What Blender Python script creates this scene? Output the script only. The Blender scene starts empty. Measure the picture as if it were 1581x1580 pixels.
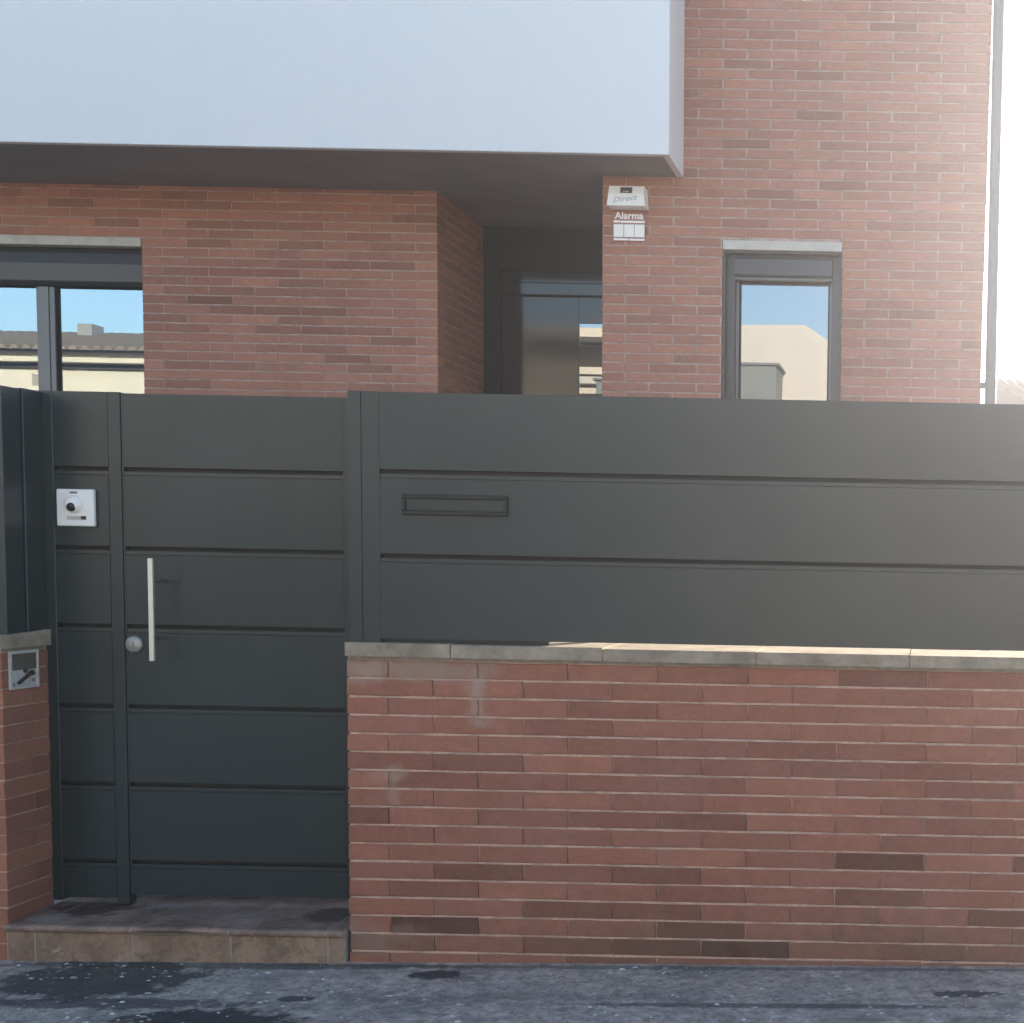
import bpy, bmesh, math, random
from mathutils import Vector, Matrix, noise
random.seed(7)
S = bpy.context.scene
R = math.radians
# ------------------------------------------------------------------ camera
W_PX, H_PX = 1581.0, 1580.0
cam = bpy.data.cameras.new('camera'); co = bpy.data.objects.new('camera', cam); S.collection.objects.link(co)
F, PXC, PYC = 2000.0, 1437.0, 1008.0
pitch, roll = math.atan(.064), .0195
fw = Vector((0, math.cos(pitch), -math.sin(pitch))); r0 = Vector((1, 0, 0)); u0 = r0.cross(fw)
rt = math.cos(roll)*r0 + math.sin(roll)*u0; up = -math.sin(roll)*r0 + math.cos(roll)*u0
m = Matrix((rt, up, -fw)).transposed().to_4x4(); m.translation = Vector((0, 0, 1.315))
co.matrix_world = m
cam.sensor_fit = 'HORIZONTAL'; cam.sensor_width = 36; cam.lens = F/W_PX*36
cam.shift_x = -(PXC - W_PX/2)/W_PX; cam.shift_y = (PYC - H_PX/2)/W_PX
cam.clip_end = 2000; cam.clip_start = .05
S.camera = co
# ------------------------------------------------------------------ light
SUN_EL, SUN_AZ = R(15.4), R(25.0)          # sun behind the house, low, to the right (azimuth from +Y towards +X)
wd = bpy.data.worlds.new('World'); S.world = wd; wd.use_nodes = True
wn = wd.node_tree; bg = wn.nodes['Background']
sky = wn.nodes.new('ShaderNodeTexSky'); sky.sky_type = 'NISHITA'; sky.sun_disc = False
sky.sun_elevation = SUN_EL; sky.sun_rotation = SUN_AZ
sky.air_density = 1.0; sky.dust_density = .4; sky.ozone_density = 1.6
wn.links.new(sky.outputs[0], bg.inputs[0]); bg.inputs[1].default_value = .10
sl = bpy.data.lights.new('sun', 'SUN'); sl.energy = 5.0; sl.angle = R(.53); sl.color = (1, .86, .68)
so = bpy.data.objects.new('sun', sl); S.collection.objects.link(so)
so.location = (6, 14, 9)
so.rotation_euler = Vector((math.sin(SUN_AZ)*math.cos(SUN_EL), math.cos(SUN_AZ)*math.cos(SUN_EL), math.sin(SUN_EL))).to_track_quat('Z', 'Y').to_euler()
S.view_settings.view_transform = 'Standard'; S.view_settings.look = 'None'; S.view_settings.gamma = 1
S.view_settings.use_curve_mapping = False
S.view_settings.exposure = 2.08
# ------------------------------------------------------------------ material helpers
class NT:
    def __init__(s, name):
        s.m = bpy.data.materials.new(name); s.m.use_nodes = True; s.t = s.m.node_tree
        s.b = s.t.nodes['Principled BSDF']; s.out = s.t.nodes['Material Output']
    def n(s, typ, **k):
        o = s.t.nodes.new(typ)
        for a, v in k.items():
            if a in o.bl_rna.properties.keys(): setattr(o, a, v)
        return o
    def l(s, a, b): s.t.links.new(a, b)
    def pos(s): return s.n('ShaderNodeNewGeometry').outputs['Position']
    def noise(s, scale, detail=4, rough=.55, vec=None, dist=0):
        o = s.n('ShaderNodeTexNoise'); o.inputs['Scale'].default_value = scale; o.inputs['Detail'].default_value = detail
        o.inputs['Roughness'].default_value = rough; o.inputs['Distortion'].default_value = dist
        s.l(vec if vec is not None else s.pos(), o.inputs['Vector']); return o.outputs['Fac']
    def scalevec(s, v, sc):
        o = s.n('ShaderNodeVectorMath', operation='MULTIPLY'); s.l(v, o.inputs[0]); o.inputs[1].default_value = sc; return o.outputs[0]
    def ramp(s, f, lo, hi, a=0., b=1.):
        o = s.n('ShaderNodeMapRange', clamp=True); s.l(f, o.inputs[0])
        for i, v in enumerate((lo, hi, a, b)): o.inputs[i+1].default_value = v
        return o.outputs[0]
    def math(s, op, a, b=None, clamp=False):
        o = s.n('ShaderNodeMath', operation=op); o.use_clamp = clamp
        for i, v in enumerate((a, b)):
            if v is None: continue
            if isinstance(v, (int, float)): o.inputs[i].default_value = v
            else: s.l(v, o.inputs[i])
        return o.outputs[0]
    def mix(s, f, a, b, mode='MIX'):
        o = s.n('ShaderNodeMix'); o.data_type = 'RGBA'; o.blend_type = mode
        if isinstance(f, (int, float)): o.inputs[0].default_value = f
        else: s.l(f, o.inputs[0])
        for i, v in ((6, a), (7, b)):
            if isinstance(v, (tuple, list)): o.inputs[i].default_value = (*v[:3], 1)
            else: s.l(v, o.inputs[i])
        return o.outputs[2]
    def blob(s, c, rad, soft=.35, warp=6., amt=.6):
        """soft edged patch round a world point, its outline roughened by noise"""
        v = s.n('ShaderNodeVectorMath', operation='SUBTRACT'); s.l(s.pos(), v.inputs[0]); v.inputs[1].default_value = c
        v2 = s.n('ShaderNodeVectorMath', operation='DIVIDE'); s.l(v.outputs[0], v2.inputs[0]); v2.inputs[1].default_value = rad
        ln = s.n('ShaderNodeVectorMath', operation='LENGTH'); s.l(v2.outputs[0], ln.inputs[0])
        nz = s.noise(warp, 4); d = s.math('ADD', ln.outputs['Value'], s.math('MULTIPLY', s.math('SUBTRACT', nz, .5), amt*2))
        return s.ramp(d, 1-soft, 1+soft, 1, 0)
    def bump(s, h, strength=.3, dist=.002):
        o = s.n('ShaderNodeBump'); o.inputs['Strength'].default_value = strength; o.inputs['Distance'].default_value = dist
        s.l(h, o.inputs['Height']); s.l(o.outputs[0], s.b.inputs['Normal']); return o
    def col(s, c):
        if isinstance(c, (tuple, list)): s.b.inputs['Base Color'].default_value = (*c[:3], 1)
        else: s.l(c, s.b.inputs['Base Color'])
    def rough(s, v):
        if isinstance(v, (int, float)): s.b.inputs['Roughness'].default_value = v
        else: s.l(v, s.b.inputs['Roughness'])

def simple(name, c, rough=.5, metal=0., var=.06, scale=9., bump=.0, bscale=400.):
    k = NT(name); f = k.noise(scale, 5)
    k.col(k.mix(k.ramp(f, .3, .7), tuple(x*(1-var) for x in c), tuple(min(1, x*(1+var)) for x in c)))
    k.rough(k.ramp(k.noise(scale*3), .3, .7, max(0, rough-.05), min(1, rough+.05)))
    k.b.inputs['Metallic'].default_value = metal
    if bump: k.bump(k.noise(bscale, 3), bump, .001)
    return k.m

def brick_mat(name, source, stains=(), lift=1.):
    k = NT(name)
    if source == 'object': tone = k.n('ShaderNodeObjectInfo').outputs['Color']
    else:
        a = k.n('ShaderNodeVertexColor'); a.layer_name = 'tone'; tone = a.outputs['Color']
    base = k.mix(k.ramp(k.noise(22, 7, .7), .32, .68), (.292, .116, .070), (.360, .150, .096))
    sp = k.ramp(k.noise(75, 5, .75), .54, .70)
    base = k.mix(k.math('MULTIPLY', sp, .55), base, (.17, .072, .050))
    band = k.ramp(k.noise(9, 5, .7, k.scalevec(k.pos(), (1, 1, 5))), .52, .72)
    base = k.mix(k.math('MULTIPLY', band, .35), base, (.21, .10, .075))
    sp2 = k.ramp(k.noise(110, 3, .75), .60, .74)
    base = k.mix(k.math('MULTIPLY', sp2, .40), base, (.50, .31, .235))
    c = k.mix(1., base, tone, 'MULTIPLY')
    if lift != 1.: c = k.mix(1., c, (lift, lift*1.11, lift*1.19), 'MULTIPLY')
    dust = k.ramp(k.noise(2.6, 8, .7), .48, .70, 0, .34)
    c = k.mix(dust, c, k.mix(.45, c, (.40, .25, .20)))
    for cen, rad, colr, am in stains:
        c = k.mix(k.math('MULTIPLY', k.blob(cen, rad, .40, 15., 1.5), am), c, colr)
    k.col(c); k.rough(.86)
    h = k.math('ADD', k.noise(60, 6, .7), k.math('MULTIPLY', k.noise(420, 3, .6), .5))
    k.bump(h, .8, .0045)
    return k.m

EFFL = [((-1.83, 4.2, .957), (.085, .05, .034), (.42, .335, .27), .6),
        ((-1.60, 4.2, .957), (.16, .05, .034), (.33, .235, .185), .8),
        ((-1.478, 4.2, .94), (.030, .05, .06), (.42, .31, .25), .4),
        ((-1.47, 4.2, .87), (.018, .05, .07), (.42, .31, .25), .45),
        ((-1.462, 4.2, .80), (.040, .05, .030), (.42, .31, .25), .38),
        ((-1.765, 4.2, .61), (.050, .05, .028), (.42, .31, .25), .38),
        ((-1.75, 4.2, .56), (.022, .05, .045), (.42, .31, .25), .36),
        ((-1.86, 4.2, .07), (.16, .05, .05), (.30, .22, .17), .6)]
DIRT = [((-1.3, 4.2, .02), (1.0, .3, .11), (.17, .10, .068), .30), ((.1, 4.2, .02), (1.1, .3, .13), (.16, .095, .068), .32)]
M = {}
M['brick'] = brick_mat('brick_red', 'object', EFFL + DIRT)
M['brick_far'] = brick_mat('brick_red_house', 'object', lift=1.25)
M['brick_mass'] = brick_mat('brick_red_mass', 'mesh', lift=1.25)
def mortar_mat(name, c, stains=()):
    k = NT(name)
    col = k.mix(k.ramp(k.noise(30, 6, .7), .3, .7), tuple(x*.8 for x in c), tuple(x*1.15 for x in c))
    col = k.mix(k.ramp(k.noise(11, 5, .7), .46, .62, 0, .62), col, tuple(x*.5 for x in c))
    for cen, rad, colr, am in stains: col = k.mix(k.math('MULTIPLY', k.blob(cen, rad, .5, 18., .55), am), col, colr)
    k.col(col); k.rough(.95); k.bump(k.noise(160, 5, .75), .8, .004); return k.m
M['mortar'] = mortar_mat('mortar_pink_beige', (.58, .38, .285), EFFL[:4])
M['mortar_far'] = mortar_mat('mortar_pale', (.51, .375, .32))
def coping_mat():
    k = NT('coping_stone_grey')
    c = k.mix(k.ramp(k.noise(9, 8, .72), .36, .64), (.24, .192, .142), (.42, .345, .262))
    c = k.mix(k.ramp(k.noise(120, 4, .7), .6, .78, 0, .5), c, (.16, .15, .13))
    c = k.mix(k.ramp(k.noise(2.3, 4), .5, .62, 0, .4), c, (.26, .225, .18))
    k.col(c); k.rough(.88); k.bump(k.noise(70, 6, .75), .8, .006); return k.m
M['coping'] = coping_mat()
def paint_mat(name, c, rough=.30, spec=.5):
    k = NT(name)
    f = k.noise(2.2, 5, .6)
    col = k.mix(k.ramp(f, .35, .7), c, tuple(x*1.22 for x in c))
    col = k.mix(k.ramp(k.noise(5, 6, .7), .52, .78, 0, .10), col, (.105, .10, .09))          # dry dust film
    k.col(col); k.rough(k.ramp(k.noise(1.3, 3), .3, .7, rough-.02, rough+.05))
    k.b.inputs['Specular IOR Level'].default_value = spec
    k.bump(k.noise(700, 2), .05, .0004); return k.m
M['paint'] = paint_mat('anthracite_paint', (.024, .035, .0365))
M['paint_dark'] = paint_mat('anthracite_door_paint', (.014, .017, .022), .06)
M['frame'] = paint_mat('window_frame_grey', (.046, .046, .050), .32)
M['frame_lt'] = paint_mat('window_frame_slide', (.16, .165, .17), .3)
M['dark_gap'] = simple('black_gasket', (.008, .008, .008), .8)
k = NT('white_composite_panel'); k.col(k.mix(k.ramp(k.noise(3, 6, .7, k.scalevec(k.pos(), (3, 3, .5))), .3, .75), (.725, .735, .75), (.74, .75, .768)))
k.rough(.55); k.bump(k.noise(220, 3), .06, .001); M['panel'] = k.m
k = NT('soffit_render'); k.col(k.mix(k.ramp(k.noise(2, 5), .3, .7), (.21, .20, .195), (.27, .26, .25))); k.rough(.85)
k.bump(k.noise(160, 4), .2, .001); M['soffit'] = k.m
M['steel'] = simple('brushed_steel', (.62, .60, .56), .3, 1., .05, 40)
M['steel_satin'] = simple('satin_steel_bar', (.74, .73, .64), .42, .75, .04, 40)
M['white_plastic'] = simple('white_plastic', (.90, .88, .83), .4, 0, .03, 20)
M['cream_plastic'] = simple('aged_white_plastic', (.52, .50, .45), .5, 0, .12, 60)
M['lens'] = simple('black_lens', (.012, .010, .016), .12)
M['grey_plastic'] = simple('grey_plastic', (.22, .21, .20), .5)
M['lintel'] = simple('concrete_lintel', (.54, .51, .46), .85, 0, .12, 14, .3)
M['red_print'] = simple('red_sign_print', (.36, .15, .14), .45)
M['maroon'] = simple('dark_logo_print', (.055, .020, .035), .45)
M['ink'] = simple('grey_ink', (.40, .42, .52), .5)
M['cream_render'] = simple('cream_render', (.50, .455, .37), .9, 0, .05, 2., .3, 120)
M['pale_render'] = simple('pale_render', (.44, .42, .39), .9, 0, .04, 2., .3, 120)
M['brown_tile'] = simple('brown_roof_tile', (.17, .135, .105), .9, 0, .25, 5, .4, 60)
M['grey_tile'] = simple('grey_terracotta_tile', (.06, .055, .052), .9, 0, .25, 9, .4, 60)
M['seal_rubber'] = simple('grey_black_seal', (.014, .016, .017), .7)  # shade of the board grooves as a colour
M['hazy_wall'] = simple('shaded_grey_wall', (.12, .118, .125), .9, 0, .08, 3.)
M['trim'] = paint_mat('dark_trim_paint', (.007, .009, .009), .55)
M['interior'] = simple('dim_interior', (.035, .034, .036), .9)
M['galv'] = simple('galvanised_pipe', (.095, .10, .11), .45, .2, .08, 8)
M['patio'] = simple('patio_concrete', (.36, .33, .29), .9, 0, .15, 6, .3, 90)
def tile_mat(name, a, b, top=True):
    k = NT(name)
    c = k.mix(k.ramp(k.noise(7, 7, .7), .36, .64), tuple(x*.8 for x in a), tuple(x*1.1 for x in b))
    c = k.mix(k.ramp(k.noise(16, 7, .75, None, .6), .50, .62, 0, .65), c, tuple(x*.45 for x in a))
    c = k.mix(k.ramp(k.noise(23, 6, .75, k.scalevec(k.pos(), (1, 2.2, 1)), .8), .60, .68, 0, .55), c, (.44, .36, .32))
    if top:
        for cen, rad, colr, am in [((-2.86, 4.38, .10), (.12, .10, .1), (.06, .038, .036), .85), ((-2.02, 4.36, .10), (.09, .09, .1), (.075, .06, .055), .8),
                                   ((-2.62, 4.42, .10), (.07, .03, .1), (.30, .27, .26), .55), ((-2.93, 4.26, .09), (.06, .05, .05), (.30, .25, .23), .6),
                                   ((-2.47, 4.175, .075), (.14, .06, .012), (.06, .045, .04), .8), ((-2.40, 4.36, .1), (.2, .04, .1), (.17, .15, .15), .4)]:
            c = k.mix(k.math('MULTIPLY', k.blob(cen, rad, .2, 22., .9), am), c, colr)
    k.col(c); k.rough(k.ramp(k.noise(20), .3, .7, .55, .8)); k.bump(k.noise(70, 6, .7), .5, .002); return k.m
M['tread'] = tile_mat('worn_step_tile', (.185, .122, .092), (.31, .215, .165))
M['riser'] = tile_mat('step_riser_tile', (.22, .145, .10), (.31, .215, .15), False)
M['grout'] = simple('tile_grout', (.30, .26, .22), .95, 0, .2, 40, .4)

def road_mat():
    k = NT('worn_asphalt')
    p = k.pos()
    c = k.mix(k.ramp(k.noise(26, 7, .74), .36, .64), (.27, .236, .205), (.68, .60, .525))
    c = k.mix(k.ramp(k.noise(5, 6, .65), .46, .60, 0, .40), c, (.20, .195, .19))
    vo = k.n('ShaderNodeTexVoronoi'); vo.inputs['Scale'].default_value = 52; k.l(p, vo.inputs['Vector'])
    agg = k.ramp(vo.outputs['Distance'], .10, .32, 1, 0)
    pick = k.math('GREATER_THAN', k.n('ShaderNodeSeparateColor') and k.noise(61, 2, .5), .60)
    c = k.mix(k.math('MULTIPLY', k.math('MULTIPLY', agg, pick), .55), c, (.34, .35, .36))
    vo2 = k.n('ShaderNodeTexVoronoi'); vo2.inputs['Scale'].default_value = 36; k.l(p, vo2.inputs['Vector'])
    c = k.mix(k.math('MULTIPLY', k.ramp(vo2.outputs['Distance'], .15, .3, 1, 0), .35), c, (.035, .038, .045))
    c = k.mix(k.ramp(k.noise(3.1, 7, .7, k.scalevec(k.pos(), (1, 1.9, 1))), .53, .60, 0, .45), c, (.12, .118, .115))
    for cen, rad, am, col in [((-2.60, 4.00, 0), (.30, .20, .3), .88, (.040, .047, .040)), ((-2.07, 3.62, 0), (.25, .11, .3), .92, (.026, .030, .034)),
                         ((-2.45, 3.78, 0), (.40, .05, .3), .75, (.05, .054, .06)), ((-1.57, 4.07, 0), (.085, .045, .3), .9, (.035, .037, .036)), ((-2.95, 3.75, 0), (.16, .07, .3), .6, (.06, .065, .07)),
                         ((-2.3, 4.15, 0), (.80, .035, .3), .7, (.045, .05, .043)), ((.12, 3.92, 0), (.10, .03, .3), .85, (.03, .035, .045)), ((-.8, 4.16, 0), (1.6, .018, .3), .6, (.07, .07, .062)),
                         ((-1.9, 3.83, 0), (.05, .025, .3), .8, (.03, .03, .04)), ((-.45, 3.80, 0), (.6, .02, .3), .7, (.06, .065, .075))]:
        c = k.mix(k.math('MULTIPLY', k.blob(cen, rad, .14, 17., .8), am), c, col)
    k.col(c); k.rough(k.ramp(k.noise(25), .3, .7, .6, .85))
    h = k.math('ADD', k.noise(90, 6, .75), k.math('MULTIPLY', agg, .35)); k.bump(h, 1., .009)
    return k.m
M['road'] = road_mat()
def chip_mat():
    k = NT('pale_chippings'); r_ = k.n('ShaderNodeNewGeometry').outputs['Random Per Island']
    k.col(k.mix(r_, (.15, .15, .15), (.58, .56, .54))); k.rough(.8); k.bump(k.noise(500), .3, .001); return k.m
M['chips'] = chip_mat()
def glass_mat(name, refl, tint):
    k = NT(name); k.t.nodes.remove(k.b)
    g = k.n('ShaderNodeBsdfGlossy'); g.inputs['Roughness'].default_value = 0.; g.inputs['Color'].default_value = (*tint, 1)
    t = k.n('ShaderNodeBsdfTransparent'); t.inputs['Color'].default_value = (.35, .37, .37, 1)
    lw = k.n('ShaderNodeFresnel'); lw.inputs['IOR'].default_value = 1.5
    f = k.ramp(lw.outputs[0], .04, 1, refl, 1)
    mx = k.n('ShaderNodeMixShader'); k.l(f, mx.inputs[0]); k.l(t.outputs[0], mx.inputs[1]); k.l(g.outputs[0], mx.inputs[2])
    k.l(mx.outputs[0], k.out.inputs[0])
    # very slight waviness of float glass
    b = k.n('ShaderNodeBump'); b.inputs['Strength'].default_value = .05; b.inputs['Distance'].default_value = .0006
    k.l(k.noise(3.0, 2), b.inputs['Height']); k.l(b.outputs[0], g.inputs['Normal'])
    return k.m
M['glass_solar'] = glass_mat('solar_window_glass', .36, (.80, .92, .98))
M['glass'] = glass_mat('window_glass', .26, (.93, .97, 1.))
M['meter_glass'] = simple('dusty_meter_door', (.12, .105, .085), .35)
# ------------------------------------------------------------------ object helpers
def link(name, me, mat=None, parent=None, loc=None):
    o = bpy.data.objects.new(name, me); S.collection.objects.link(o)
    if mat is not None and len(me.materials) == 0: me.materials.append(M[mat] if isinstance(mat, str) else mat)
    if parent: o.parent = parent; o.matrix_parent_inverse = Matrix.Translation(-parent.location) if False else Matrix()
    if loc is not None: o.location = loc
    return o
def mesh(name, v, f, smooth=False):
    me = bpy.data.meshes.new(name); me.from_pydata(v, [], f); me.update()
    if smooth:
        for p in me.polygons: p.use_smooth = True
    return me
def thing(name, label, cat, loc=(0, 0, 0), group=None):
    o = bpy.data.objects.new(name, None); S.collection.objects.link(o); o.location = loc; o.empty_display_size = .1
    o['label'] = label; o['category'] = cat
    if group: o['group'] = group
    return o
class B:
    """collects bevelled boxes, extrusions and tubes into one mesh (world coordinates)"""
    def __init__(s): s.v = []; s.f = []; s.sm = []
    def add(s, v, f, sm=False):
        n = len(s.v); s.v += [tuple(p) for p in v]; s.f += [tuple(i+n for i in q) for q in f]; s.sm += [sm]*len(f); return s
    def box(s, x0, x1, y0, y1, z0, z1, b=.0015):
        b = min(b, (x1-x0)/3, (y1-y0)/3, (z1-z0)/3)
        if b <= 0:
            v = [(x, y, z) for z in (z0, z1) for y in (y0, y1) for x in (x0, x1)]
            return s.add(v, [(0, 2, 3, 1), (4, 5, 7, 6), (0, 1, 5, 4), (2, 6, 7, 3), (0, 4, 6, 2), (1, 3, 7, 5)])
        bm = bmesh.new(); bmesh.ops.create_cube(bm, size=1)
        for p in bm.verts:
            p.co = Vector(((x0+x1)/2 + p.co.x*(x1-x0), (y0+y1)/2 + p.co.y*(y1-y0), (z0+z1)/2 + p.co.z*(z1-z0)))
        bmesh.ops.bevel(bm, geom=bm.edges[:], offset=b, segments=1, affect='EDGES')
        bm.verts.index_update()
        s.add([p.co.copy() for p in bm.verts], [[q.index for q in f.verts] for f in bm.faces]); bm.free(); return s
    def prism(s, prof, x0, x1):
        """prof: list of (y,z) counter-clockwise seen from +X, extruded along X"""
        n = len(prof); v = [(x0, y, z) for y, z in prof] + [(x1, y, z) for y, z in prof]
        f = [(i, (i+1) % n, (i+1) % n+n, i+n) for i in range(n)]
        return s.add(v, [tuple(q) for q in f] + [tuple(range(n-1, -1, -1)), tuple(range(n, 2*n))])
    def tube(s, a, b, r, n=20, r2=None, sm=True, cap=True):
        a, b = Vector(a), Vector(b); d = (b-a).normalized(); r2 = r if r2 is None else r2
        x = d.orthogonal().normalized(); y = d.cross(x)
        ring = lambda c, q: [c + (x*math.cos(2*math.pi*i/n) + y*math.sin(2*math.pi*i/n))*q for i in range(n)]
        s.add(ring(a, r) + ring(b, r2), [(i, (i+1) % n, (i+1) % n+n, i+n) for i in range(n)], sm)
        if cap:
            s.add(ring(a, r), [tuple(range(n-1, -1, -1))]); s.add(ring(b, r2), [tuple(range(n))])
        return s
    def lathe(s, c, axis, prof, n=28):
        """prof: (radius, distance along axis)"""
        c = Vector(c); d = Vector(axis).normalized(); x = d.orthogonal().normalized(); y = d.cross(x); v = []; f = []
        for r_, h in prof:
            v += [c + d*h + (x*math.cos(2*math.pi*i/n)+y*math.sin(2*math.pi*i/n))*r_ for i in range(n)]
        for j in range(len(prof)-1):
            f += [(j*n+i, j*n+(i+1) % n, (j+1)*n+(i+1) % n, (j+1)*n+i) for i in range(n)]
        f += [tuple(range(n-1, -1, -1)), tuple((len(prof)-1)*n+i for i in range(n))]
        return s.add(v, f, True)
    def build(s, name, mat, parent=None):
        me = bpy.data.meshes.new(name); me.from_pydata(s.v, [], s.f); me.update()
        for p, q in zip(me.polygons, s.sm): p.use_smooth = q
        bm = bmesh.new(); bm.from_mesh(me); bmesh.ops.recalc_face_normals(bm, faces=bm.faces[:]); bm.to_mesh(me); bm.free()
        return link(name, me, mat, parent)
# ---- bricks
def brick_verts(L, D, H, rnd, ch=.0022, jit=.0012):
    """one brick, front face on y=0 towards -y, x from 0 to L, z from 0 to H, slightly uneven arrises"""
    j = lambda a=jit: rnd.uniform(-a, a)
    z = [0, H]
    v = [(0, D, 0), (L, D, 0), (L, D, H), (0, D, H)]
    N = 3 if L > .16 else 2
    y0, y1 = j(.0012), j(.0012)
    for row, (zz, yy) in enumerate(((0, ch), (ch, 0), (H-ch, 0), (H, ch))):
        for q in range(N+1):
            x = L*q/N
            if row in (1, 2): x = min(max(x, ch), L-ch)
            v.append((x+(j(.0006) if 0 < q < N else 0), yy+y0+(y1-y0)*q/N+j(.0003), zz+j(jit if row in (0, 3) else .0009)))
    c = lambda row, q: 4+row*(N+1)+q
    f = [(3, 2, 1, 0)] + [(c(rw_, q), c(rw_, q+1), c(rw_+1, q+1), c(rw_+1, q)) for rw_ in range(3) for q in range(N)]
    f += [(0, 1)+tuple(c(0, q) for q in range(N, -1, -1)), (2, 3)+tuple(c(3, q) for q in range(N+1))]
    f += [(0, c(0, 0), c(1, 0), c(2, 0), c(3, 0), 3), (1, 2, c(3, N), c(2, N), c(1, N), c(0, N))]
    return v, f
_cache = {}
def brick_mesh(L, D, H, mat):
    L = round(L, 3); key = (L, D, H, mat, random.randrange(5))
    if key not in _cache:
        rnd = random.Random(hash(key) & 0xffff)
        rnd = random.Random(int(L*1000)*7 + key[4]*131 + int(H*10000))
        v, f = brick_verts(L, D, H, rnd); me = mesh('brick', v, f); me.materials.append(M[mat]); _cache[key] = me
    return _cache[key]
class Tones:
    def __init__(s, seed, spread=.10): s.r = random.Random(seed); s.spread = spread; s.special = []
    def get(s, x, z, L, H):
        for px, pz, t in s.special:
            if x <= px <= x+L and z <= pz <= z+H: return (t, t*.985, t*.985)
        u = s.r.gauss(0, 1); t = 1 + s.spread*max(-1.9, min(1.6, u)); h = s.r.uniform(-.022, .022)
        if s.r.random() < .05: t *= .82
        return (t*(1+h), t, t*(1-h*.8))
def course(x0, x1, joint, pitch, gap):
    """brick spans between x0 and x1 for running joints at joint+k*pitch"""
    out = []; a = x0; k = math.floor((x0-joint)/pitch)+1
    if abs(joint+k*pitch-x0) < .03: k += 1
    while True:
        j = joint+k*pitch; k += 1
        if j >= x1-.03: out.append((a, x1)); break
        out.append((a, j-gap/2)); a = j+gap/2
    return out
def holes(spans, z0, z1, hs, mn=.02):
    """cut rectangular openings (x0,x1,z0,z1) out of brick spans"""
    for hx0, hx1, hz0, hz1 in hs:
        if z1 <= hz0+.02 or z0 >= hz1-.02: continue
        n = []
        for a, b in spans:
            if b <= hx0 or a >= hx1: n.append((a, b)); continue
            if hx0-a > mn: n.append((a, hx0))
            if b-hx1 > mn: n.append((hx1, b))
        spans = n
    return spans
mass = {}
def mass_add(key, v, f, tone):
    d = mass.setdefault(key, ([], [], [])); n = len(d[0]); d[0].extend(v); d[1].extend([tuple(i+n for i in q) for q in f]); d[2].extend([tone]*len(f))
def mass_build(key, name, parent, mat='brick_mass'):
    v, f, t = mass[key]; me = mesh(name, v, f); a = me.color_attributes.new('tone', 'FLOAT_COLOR', 'CORNER'); k_ = 0
    for p, c in zip(me.polygons, t):
        for _ in p.loop_indices: a.data[k_].color = (*c, 1); k_ += 1
    o = link(name, me, mat, parent); o['kind'] = 'stuff'; return o
def put_brick(parent, x0, x1, y, z, H, D, mat, tone):
    o = link('brick', brick_mesh(x1-x0, D, H, mat), None, parent, (x0+random.uniform(-.0008, .0008), y+random.uniform(-.0015, .0012), z+random.uniform(-.0010, .0010)))
    o.color = (*tone, 1); return o
# ================================================================== SETTING
def gz(x): return .0125*(max(-9, min(9, x))+.8)
xs = [-40, -30, -20, -9, -5, -3, -1, 0, 1, 3, 5, 9, 20, 30, 40]; ys = [-40, -30, -20, -5.6, -2, 0, 2, 3, 4, 4.3, 4.6]
me = mesh('road', [(x, y, gz(x)) for y in ys for x in xs], [(j*len(xs)+i, j*len(xs)+i+1, (j+1)*len(xs)+i+1, (j+1)*len(xs)+i) for j in range(len(ys)-1) for i in range(len(xs)-1)])
o = link('road', me, 'road'); o['kind'] = 'structure'; o['label'] = 'worn blue-grey asphalt with pale chippings at the foot of the wall'
me = mesh('patio', [(-40, 4.6, -.02), (40, 4.6, -.02), (40, 44, -.02), (-40, 44, -.02)], [(0, 1, 2, 3)])
o = link('patio_ground', me, 'patio'); o['kind'] = 'structure'
# pale chippings bedded in the asphalt
rnd = random.Random(3); cv, cf = [], []
for _ in range(2600):
    x = rnd.uniform(-3.6, 1.2); y = rnd.uniform(3.3, 4.17); r_ = rnd.choice((.002, .003, .004, .0055, .0075))*rnd.uniform(.8, 1.3); z = gz(x)
    if noise.noise(Vector((x*2.5, y*4, 0))) < -.05 and rnd.random() < .6: continue
    n = len(cv); a0 = rnd.uniform(0, 6.28); sx = rnd.uniform(.8, 2.0)
    for i in range(5):
        a = a0+i*1.2566; cv.append((x+math.cos(a)*r_*sx, y+math.sin(a)*r_, z-.0008))
    cv.append((x+rnd.uniform(-.3, .3)*r_, y, z+r_*rnd.uniform(.25, .6)))
    cf += [(n+i, n+(i+1) % 5, n+5) for i in range(5)]
o = link('road_grit', mesh('road_grit', cv, cf), 'chips'); o['kind'] = 'stuff'; o['label'] = 'pale stone chippings bedded in the asphalt'; o['category'] = 'grit'

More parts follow.
